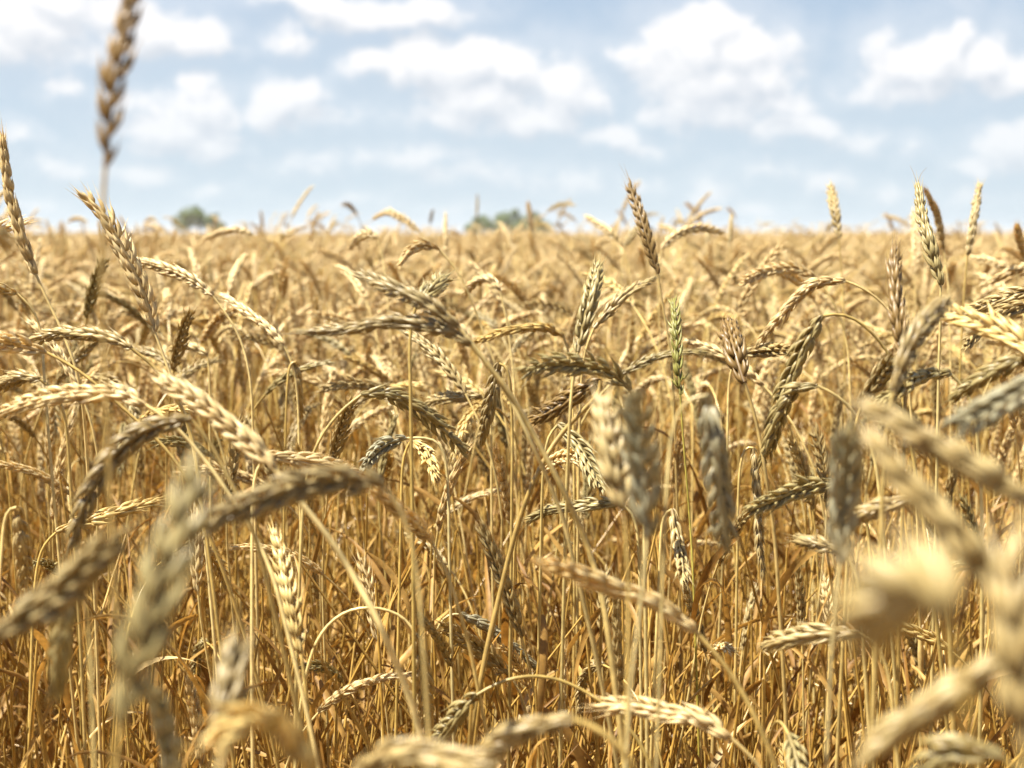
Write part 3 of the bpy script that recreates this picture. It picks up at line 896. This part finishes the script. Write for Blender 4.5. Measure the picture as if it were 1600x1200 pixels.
def hero(i, d, tone, label, head, st, o):
    rng = random.Random(1000 + i)
    tip = head[::-1]                                     # base .. tip
    # depth along the head so that its true length is that of an ear
    want = o.get("len", rng.uniform(.083, .098))
    P0 = np.array([at(x, y, d) for x, y in tip])
    lp = np.sum(np.linalg.norm(np.diff(P0, axis=0), axis=1))
    dd = math.sqrt(max(0, want ** 2 - lp ** 2))
    dd = min(dd, .05 * min(1, d)) * rng.choice((-1, 1, 1))
    n = len(tip)
    hp = np.array([at(x, y, d + dd * (k / (n - 1)) ** 1.4) for k, (x, y) in enumerate(tip)])
    sp = [hp[0]] + [at(x, y, d + .02 * rng.uniform(-.5, .5) * k / len(st)) for k, (x, y) in enumerate(st)]
    a, b = sp[-2], sp[-1]
    dr = (b - a) / np.linalg.norm(b - a)
    gx = b[0] + np.clip(dr[0] / max(.25, -dr[2]), -.35, .35) * b[2] * .4 + rng.uniform(-.02, .02)
    gy = b[1] + rng.uniform(-.04, .06)
    G = np.array([gx, max(.12, gy), 0.0])
    ctrl = b + dr * min(.12, b[2] * .3)
    seg = [(1 - t) ** 2 * b + 2 * t * (1 - t) * ctrl + t * t * G for t in (.33, .66, 1.0)]
    curve = np.array(sp + seg)[::-1]
    root = thing("wheat_stalk", label, "wheat stalk", G, "ripe wheat stalks in front of the lens")
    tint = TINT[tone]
    g = Geo()
    k = o.get("stemr", .72 if d < .7 else 1.0)
    stem(g, curve, rng, "hi", .0018 * k, .00095 * k, npts=130)
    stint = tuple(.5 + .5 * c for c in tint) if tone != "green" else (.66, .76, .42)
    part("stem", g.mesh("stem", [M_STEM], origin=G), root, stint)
    g = Geo()
    roll = rng.uniform(-.5, .5) + (math.pi / 2 if rng.random() < .35 else 0)
    c = ear(g, hp, "hi", rng, roll, o.get("wid", 1.0) * rng.uniform(.95, 1.05), spread=o.get("spread", 1.0) * rng.uniform(.92, 1.08), twist=o.get("twist"))
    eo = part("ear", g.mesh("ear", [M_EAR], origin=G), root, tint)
    t = c[-1] - c[-4]
    t /= np.linalg.norm(t)
    for j in range(o.get("awns", 0)):
        s = (-1 if j == 0 else 1) * (.3 if o["awns"] == 1 else .35)
        pts = [c[-2]]
        v = t.copy()
        for q in range(7):
            v = v + np.array([s * (.10 + .06 * q * j), 0, 0])
            v /= np.linalg.norm(v)
            pts.append(pts[-1] + v * .0042)
        g = Geo()
        tube(g, np.array(pts), np.linspace(.0003, .00008, 8), 4)
        part("awn", g.mesh("awn", [M_AWN], origin=G), eo, (.5, .5, .5))
    # a dead flag leaf lower on the stem
    if d > .55 and rng.random() < .7:
        cc = catmull(curve, 40)
        for _ in range(rng.choice((1, 1, 2))):
            q = int(rng.uniform(12, 27))
            a = rng.uniform(0, 6.28)
            g = Geo()
            leaf(g, cc[q], (math.cos(a) * .6, math.sin(a) * .6, .8), rng.uniform(.08, .16), rng.uniform(.0035, .0065), rng)
            part("leaf", g.mesh("leaf", [M_LEAF], origin=G), root)
    return root


for i, h in enumerate(HERO):
    hero(i, *h[:5], h[5])
N_HERO = len(HERO)


# ---------------------------------------------------------------- the rest of the crop
def grown(rng, kind, height):
    """One stalk grown from the soil at the origin: returns stem curve and ear curve. kind: erect, nod, hang."""
    az = rng.gauss(0.0, .9)
    az = math.pi + az if rng.random() < .62 else az + rng.uniform(-1.4, 1.4)     # most heads bow one way
    lean = rng.uniform(0, .10)
    dx, dy = math.cos(az), math.sin(az)
    bend = {"erect": rng.uniform(.1, .5), "nod": rng.uniform(1.2, 1.9), "hang": rng.uniform(2.2, 2.9), "lean": rng.uniform(.6, 1.1)}[kind]
    pts = []
    for t in np.linspace(0, 1, 7):
        pts.append(np.array([dx * lean * height * t ** 1.6, dy * lean * height * t ** 1.6, height * t]))
    th = math.atan2(lean * 1.6, 1)
    p = pts[-1].copy()
    steps = 6
    arc = rng.uniform(.06, .14) if kind != "erect" else .03
    eb = bend * (.5 if kind != "erect" else .3)
    for k in range(steps):
        th += eb / steps
        p = p + np.array([dx * math.sin(th), dy * math.sin(th), math.cos(th)]) * arc / steps
        pts.append(p.copy())
    st = np.array(pts)
    EL = rng.uniform(.072, .098)
    e = [p.copy()]
    for k in range(6):
        th += (bend - eb) / 6
        p = p + np.array([dx * math.sin(th), dy * math.sin(th), math.cos(th)]) * EL / 6
        e.append(p.copy())
    return st, np.array(e)


KINDS = ["erect", "nod", "erect", "hang", "nod", "erect", "nod", "lean"]


def single(rng, kind, height, detail):
    st, e = grown(rng, kind, height)
    gs_, ge, gl = Geo(), Geo(), Geo()
    stem(gs_, st, rng, "hi" if detail == "hi" else "mid", .0017, .00095)
    ear(ge, e, detail, rng, rng.uniform(0, 3.1), rng.uniform(.82, 1.02), spread=rng.uniform(.9, 1.3))
    cc = catmull(st, 30)
    leaves = []
    for _ in range(rng.choice((1, 2, 2, 3))):
        q = int(rng.uniform(6, 21))
        a = rng.uniform(0, 6.28)
        g = Geo()
        leaf(g, cc[q], (math.cos(a) * .6, math.sin(a) * .6, .8), rng.uniform(.09, .19), rng.uniform(.0035, .0065), rng, n=12, droop=rng.uniform(.8, 1.8))
        leaves.append(g)
    return gs_, ge, leaves


# --- nearest nameless stalks, each a thing of its own
rng = random.Random(5)
VAR = []
for k in range(20):
    r = random.Random(200 + k)
    kind = KINDS[k % len(KINDS)]
    gs_, ge, lv = single(r, kind, .76, "hi")
    VAR.append((kind, gs_.mesh("stem", [M_STEM]), ge.mesh("ear", [M_EAR]), [g.mesh("leaf", [M_LEAF]) for g in lv]))

TXT = {"erect": "upright", "nod": "nodding", "hang": "hanging", "lean": "leaning"}
n_fill = 300 - N_HERO
placed = 0
guard = 0
while placed < n_fill and guard < 9000:
    guard += 1
    y = math.sqrt(rng.uniform(1.0 ** 2, 2.15 ** 2))
    x = rng.uniform(-.345, .345) * y
    kind, sm, em, lms = VAR[rng.randrange(len(VAR))]
    hgt = rng.gauss(.70, .05) if y > 1.35 else rng.gauss(.60, .06)
    top = .06 if kind == "erect" else 0
    hgt = min(hgt, .76 - top)
    s = hgt / .76
    tone = rng.choice(("gold", "gold", "dull", "pale", "dull", "yellow", "olive"))
    where = "within the dense crop behind the sharp ears" if y > 1.35 else "low between the sharp foreground ears"
    look = {"gold": "golden", "pale": "bleached", "dull": "dull straw", "yellow": "yellow", "olive": "greyish"}[tone]
    lab = f"{look} wheat stalk with {TXT[kind]} ear {where}"
    ro = thing("wheat_stalk", lab, "wheat stalk", (x, y, 0), lab.replace("stalk", "stalks", 1).replace(" ear ", " ears "))
    ro.rotation_euler = (rng.gauss(0, .09), rng.gauss(0, .11), rng.gauss(0, .8))
    ro.scale = (s, s, s)
    t = TINT[tone]
    part("stem", sm, ro, tuple(.5 + .5 * c for c in t))
    part("ear", em, ro, t)
    for lm in lms:
        part("leaf", lm, ro)
    placed += 1

# --- the mass of the crop: one object, thousands of stalks scattered over the field
PROTO = bpy.data.collections.new("crop_kinds")
protos = []


def proto(me_):
    o = bpy.data.objects.new("crop_%02d" % len(protos), me_)
    PROTO.objects.link(o)
    protos.append(o)


MATS = [M_STEM, M_EAR, M_LEAF]
SETTONE = ["gold", "cream", "pale", "gold", "pale", "yellow", "dull", "gold"]
NS = 24
for k in range(NS):
    r = random.Random(400 + k)
    g = Geo()
    gs_, ge, lv = single(r, KINDS[k % len(KINDS)], .76, "mid")
    g.merge(gs_, 0)
    g.merge(ge, 1)
    for l in lv:
        g.merge(l, 2)
    proto(g.mesh("crop", MATS, tint=tuple(1.07 * c for c in TINT[SETTONE[(k * 5 + k // 8) % 8]])))
# short tillers without visible ears: the dense straw between the stalks
NT = 8
for k in range(NT):
    r = random.Random(600 + k)
    g = Geo()
    for q in range(6):
        h = r.uniform(.42, .70)
        bx, by = r.uniform(-.05, .05), r.uniform(-.05, .05)
        lx, ly = (r.gauss(0, .10), r.gauss(0, .10)) if q < 5 else (r.choice((-1, 1)) * r.uniform(.35, .8), r.gauss(0, .3))
        c = np.array([[bx + lx * t ** 1.5 * h, by + ly * t ** 1.5 * h, h * t] for t in np.linspace(0, 1, 5)])
        stem(g, c, r, "mid", .0018, .0009, 0)
        for _ in range(r.choice((1, 1, 2, 2))):
            a = r.uniform(0, 6.28)
            hang = r.random() < .65
            leaf(g, c[r.choice((2, 3, 4))], (math.cos(a) * .5, math.sin(a) * .5, -.2 if hang else .9), r.uniform(.08, .2), r.uniform(.0025, .007), r, mat=2, n=12, droop=3.2 if hang else r.uniform(.3, 1.2))
    for q in range(k % 2):                                             # bent and broken straws lying across the others
        a, h = r.uniform(0, 6.28), r.uniform(.38, .64)
        ca, sa = math.cos(a), math.sin(a)
        ln = r.uniform(.12, .3)
        bx, by = r.uniform(-.06, .06), r.uniform(-.06, .06)
        dz = r.uniform(-.9, .9)
        kink = .012 if q == 0 else .07
        c = np.array([(bx, by, 0), (bx + ca * .02, by + sa * .02, h * .6), (bx + ca * .04, by + sa * .04, h), (bx + ca * (.04 + kink), by + sa * (.04 + kink), h + kink * .4),
                      (bx + ca * (.04 + kink + ln * .5), by + sa * (.04 + kink + ln * .5), h + dz * ln * .4), (bx + ca * (.04 + kink + ln), by + sa * (.04 + kink + ln), h + dz * ln)])
        stem(g, c, r, "mid", .0014, .0008, 0, sheath=False)
    proto(g.mesh("tillers", MATS, tint=(.67, .55, .33)))  # browner old straw, tinted darker still in place of shade between the stalks
# square clumps of the far crop
NP = 6
PATCH = .8
for k in range(NP):
    r = random.Random(800 + k)
    g = Geo()
    for q in range(150):
        kind = KINDS[r.randrange(len(KINDS))]
        h = max(.55, min(.79, r.gauss(.69, .04))) if r.random() > .10 else r.uniform(.76, .88)
        st, e = grown(r, kind, h)
        off_ = np.array([r.uniform(-.5, .5) * PATCH, r.uniform(-.5, .5) * PATCH, 0])
        rr = r.random()
        sg, eg = Geo(), Geo()
        cc = catmull(st, 7)
        tube(sg, cc[2:] + off_, .0016, 3, rnd=rr, mat=0)
        ear(eg, e + off_, "lo", r, r.uniform(0, 3), .88, mat=1)
        g.merge(sg)
        g.merge(eg, rnd_add=rr)
        if r.random() < .5:
            a = r.uniform(0, 6.28)
            leaf(g, cc[4] + off_, (math.cos(a) * .6, math.sin(a) * .6, .8), .16, .009, r, mat=2, n=6)
    proto(g.mesh("clump", MATS, tint=(1.08, 1.09, 1.1)))

pos, rot, scl, idx = [], [], [], []


def put(x, y, z, rx, ry, rz, s, i):
    pos.append((x, y, z))
    rot.append((rx, ry, rz))
    scl.append(s)
    idx.append(i)


rng = random.Random(77)
HALF = .345


def in_view(x, y, m=0.0):
    return y > 0 and abs(x) < HALF * y + m


# tillers everywhere near
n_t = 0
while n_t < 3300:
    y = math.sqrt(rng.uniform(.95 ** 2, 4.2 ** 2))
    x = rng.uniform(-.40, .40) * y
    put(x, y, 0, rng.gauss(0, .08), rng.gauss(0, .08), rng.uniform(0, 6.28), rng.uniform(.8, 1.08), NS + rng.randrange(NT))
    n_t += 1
# whole stalks from behind the individual ones out to nine metres
D1 = 8.5
dens_m2 = 330
area = .40 * (D1 ** 2 - 1.9 ** 2)
for _ in range(int(area * dens_m2)):
    y = math.sqrt(rng.uniform(1.9 ** 2, D1 ** 2))
    x = rng.uniform(-.40, .40) * y
    h = min(.78, rng.gauss(.695, .045))
    if y > 4.2 and rng.random() < .04:
        h = rng.uniform(.76, .90)
    h = min(h, .76) if y < 2.6 else h
    put(x, y, 0, rng.gauss(0, .05), rng.gauss(0, .05), rng.gauss(0, .9), h / .76, rng.randrange(NS))
# crop beside and behind the lens, outside the picture
for _ in range(420):
    x, y = rng.uniform(-.5, .5), rng.uniform(.05, 1.05)
    if not in_view(x, y, .14):
        continue
    put(x, y, 0, rng.gauss(0, .04), rng.gauss(0, .04), rng.gauss(0, .9), min(.70, .80 - .335 * y) / .90 * rng.uniform(.85, 1.0), rng.randrange(NS))
for _ in range(5200):
    x, y = rng.uniform(-1.9, 1.9), rng.uniform(-1.4, 3.0)
    if in_view(x, y, .12) or math.hypot(x, y) < .42 or (abs(x) < .35 and y < .1):
        continue
    put(x, y, 0, rng.gauss(0, .05), rng.gauss(0, .05), rng.gauss(0, .9), rng.gauss(1.0, .07), rng.randrange(NS))
# clumps out to the far field
y = D1
while y < 110:
    w = .44 * y + 1.5
    step = PATCH * (1.0 if y < 40 else 1.25)
    x = -w
    while x < w:
        put(x + rng.uniform(-.1, .1), y + rng.uniform(-.1, .1), rng.gauss(0, .025), 0, 0, rng.gauss(0, .35) , rng.uniform(.96, 1.05), NS + NT + rng.randrange(NP))
        x += step
    y += step

# far canopy of the same crop, beyond 108 m, as a rolling mass
fg = Geo()
rows = [106 * (1500 / 106) ** (k / 60) for k in range(61)]
cols = 120
V = []
r = random.Random(3)
for yy in rows:
    for j in range(cols + 1):
        xx = (j / cols - .5) * 1.1 * yy + r.uniform(-.3, .3)
        V.append((xx, yy, .80 + r.gauss(0, .03)))
base0 = len(V)
for j in range(cols + 1):
    V.append((V[j][0], V[j][1], 0.0))
Q = []
for i in range(60):
    for j in range(cols):
        a = i * (cols + 1) + j
        Q.append((a, a + 1, a + cols + 2, a + cols + 1))
for j in range(cols):
    Q.append((base0 + j, base0 + j + 1, j + 1, j))
fg.add(V, quads=Q)
far_me = fg.mesh("far_canopy", [far_mat()])
far_o = bpy.data.objects.new("crop_far", far_me)

cm = bpy.data.meshes.new("wheat_crop")
cm.vertices.add(len(pos))
cm.vertices.foreach_set("co", np.array(pos, dtype=np.float32).ravel())
a_ = cm.attributes.new("rot", "FLOAT_VECTOR", "POINT")
a_.data.foreach_set("vector", np.array(rot, dtype=np.float32).ravel())
a_ = cm.attributes.new("scl", "FLOAT", "POINT")
a_.data.foreach_set("value", np.array(scl, dtype=np.float32))
a_ = cm.attributes.new("idx", "INT", "POINT")
a_.data.foreach_set("value", np.array(idx, dtype=np.int32))
crop = bpy.data.objects.new("wheat_crop", cm)
C.objects.link(crop)
crop["kind"] = "stuff"
crop["label"] = "dense golden ripe wheat filling the field to the horizon"
crop["category"] = "wheat crop"

ng = bpy.data.node_groups.new("scatter_crop", "GeometryNodeTree")
ng.interface.new_socket("Geometry", in_out="INPUT", socket_type="NodeSocketGeometry")
ng.interface.new_socket("Geometry", in_out="OUTPUT", socket_type="NodeSocketGeometry")
gin, gout = N(ng, "NodeGroupInput"), N(ng, "NodeGroupOutput")
ci = N(ng, "GeometryNodeCollectionInfo")
ci.inputs["Collection"].default_value = PROTO
ci.inputs["Separate Children"].default_value = True
ci.inputs["Reset Children"].default_value = True
iop = N(ng, "GeometryNodeInstanceOnPoints")
iop.inputs["Pick Instance"].default_value = True


def named(nm, dt):
    n = N(ng, "GeometryNodeInputNamedAttribute", data_type=dt)
    n.inputs["Name"].default_value = nm
    return n.outputs[0]


L(ng, gin.outputs[0], iop.inputs["Points"])
L(ng, ci.outputs[0], iop.inputs["Instance"])
L(ng, named("idx", "INT"), iop.inputs["Instance Index"])
e2r = N(ng, "FunctionNodeEulerToRotation")
L(ng, named("rot", "FLOAT_VECTOR"), e2r.inputs[0])
L(ng, e2r.outputs[0], iop.inputs["Rotation"])
L(ng, named("scl", "FLOAT"), iop.inputs["Scale"])
oi_ = N(ng, "GeometryNodeObjectInfo")
oi_.inputs["Object"].default_value = far_o
jn = N(ng, "GeometryNodeJoinGeometry")
L(ng, iop.outputs[0], jn.inputs[0])
L(ng, oi_.outputs["Geometry"], jn.inputs[0])
L(ng, jn.outputs[0], gout.inputs[0])
md = crop.modifiers.new("scatter", "NODES")
md.node_group = ng

# ---------------------------------------------------------------- two trees beyond the field
M_TREE, M_BARK = leaf_green(), bark_mat()


def tree(px, w, h, dist, label, seed, lobes):
    r = random.Random(seed)
    p = at(px, 365, dist)
    root = thing("tree", label, "tree", (p[0], p[1], 0))
    g = Geo()
    tr = np.array([(0, 0, 0), (.1, .05, h * .2), (-.05, 0, h * .45), (.1, .1, h * .7)])
    tube(g, catmull(tr, 12), np.linspace(h * .03, h * .01, 12), 8)
    for _ in range(9):
        a = r.uniform(0, 6.28)
        z = h * r.uniform(.18, .55)
        ln = w * r.uniform(.25, .42)
        limb = np.array([(0, 0, z), (math.cos(a) * ln * .5, math.sin(a) * ln * .5, z + h * .16), (math.cos(a) * ln, math.sin(a) * ln, z + h * .22)])
        tube(g, catmull(limb, 8), np.linspace(h * .018, h * .005, 8), 5)
    part("trunk", g.mesh("trunk", [M_BARK]), root)
    g = Geo()
    blobs = []
    for fx, fz, fr in lobes:
        blobs.append((fx * w, r.uniform(-.2, .2) * w, fz * h, fr * h))
    for _ in range(26):
        bx, by, bz, br = blobs[r.randrange(len(lobes))]
        a, b = r.uniform(0, 6.28), r.uniform(-.3, 1.2)
        blobs.append((bx + math.cos(a) * br * .8, by + math.sin(a) * br * .8, max(h * .12, bz + math.sin(b) * br * .75), br * r.uniform(.3, .5)))
    V, T, RN = [], [], []
    for bx, by, bz, br in blobs:
        for _ in range(int(620 * (br / (h * .3)) ** 2) + 160):
            d = np.array([r.gauss(0, 1), r.gauss(0, 1), r.gauss(0, 1)])
            d /= np.linalg.norm(d)
            c = np.array([bx, by, bz]) + d * br * (r.random() ** .4) * np.array([1, 1, .85])
            if c[2] < .3:
                continue
            u = np.array([r.gauss(0, 1) for _ in range(3)])
            u /= np.linalg.norm(u)
            v = np.cross(u, d)
            v /= np.linalg.norm(v) + 1e-9
            s = r.uniform(.12, .26)
            k = len(V)
            V += [c - u * s, c + v * s * .6, c + u * s, c - v * s * .6]
            T.append((k, k + 1, k + 2, k + 3))
            RN += [r.random()] * 4
    g.add(V, quads=T, rnd=RN)
    part("crown", g.mesh("crown", [M_TREE], smooth=False), root)


tree(310, 10.5, 7.2, 320, "round-topped green tree on the skyline at left", 11, [(-.12, .66, .34), (.18, .5, .28), (-.32, .42, .24), (.38, .36, .2)])
tree(797, 16.5, 6.3, 320, "broad low green tree on the skyline near the centre", 12, [(-.3, .5, .32), (-.05, .64, .36), (.2, .58, .34), (.4, .42, .28), (-.45, .38, .26), (-.15, .42, .3), (.08, .4, .3), (.3, .36, .28)])

# ---------------------------------------------------------------- summer haze over the far field
hb = bpy.data.meshes.new("haze")
x0, x1, y0, y1, z0, z1 = -2500, 2500, -60, 3300, -1.0, 14.0
hb.from_pydata([(x0, y0, z0), (x1, y0, z0), (x1, y1, z0), (x0, y1, z0), (x0, y0, z1), (x1, y0, z1), (x1, y1, z1), (x0, y1, z1)], [],
               [(0, 3, 2, 1), (4, 5, 6, 7), (0, 1, 5, 4), (1, 2, 6, 5), (2, 3, 7, 6), (3, 0, 4, 7)])
hm = bpy.data.materials.new("haze")
hm.use_nodes = True
hm.node_tree.nodes.clear()
ho = N(hm.node_tree, "ShaderNodeOutputMaterial")
hv = N(hm.node_tree, "ShaderNodeVolumePrincipled")
hv.inputs["Color"].default_value = (.90, .91, .92, 1)
hv.inputs["Density"].default_value = 0.0003
hv.inputs["Anisotropy"].default_value = 0.2
L(hm.node_tree, hv.outputs[0], ho.inputs["Volume"])
hb.materials.append(hm)
haze = bpy.data.objects.new("haze", hb)
C.objects.link(haze)
haze["kind"] = "stuff"
haze["label"] = "thin pale summer haze over the far field"
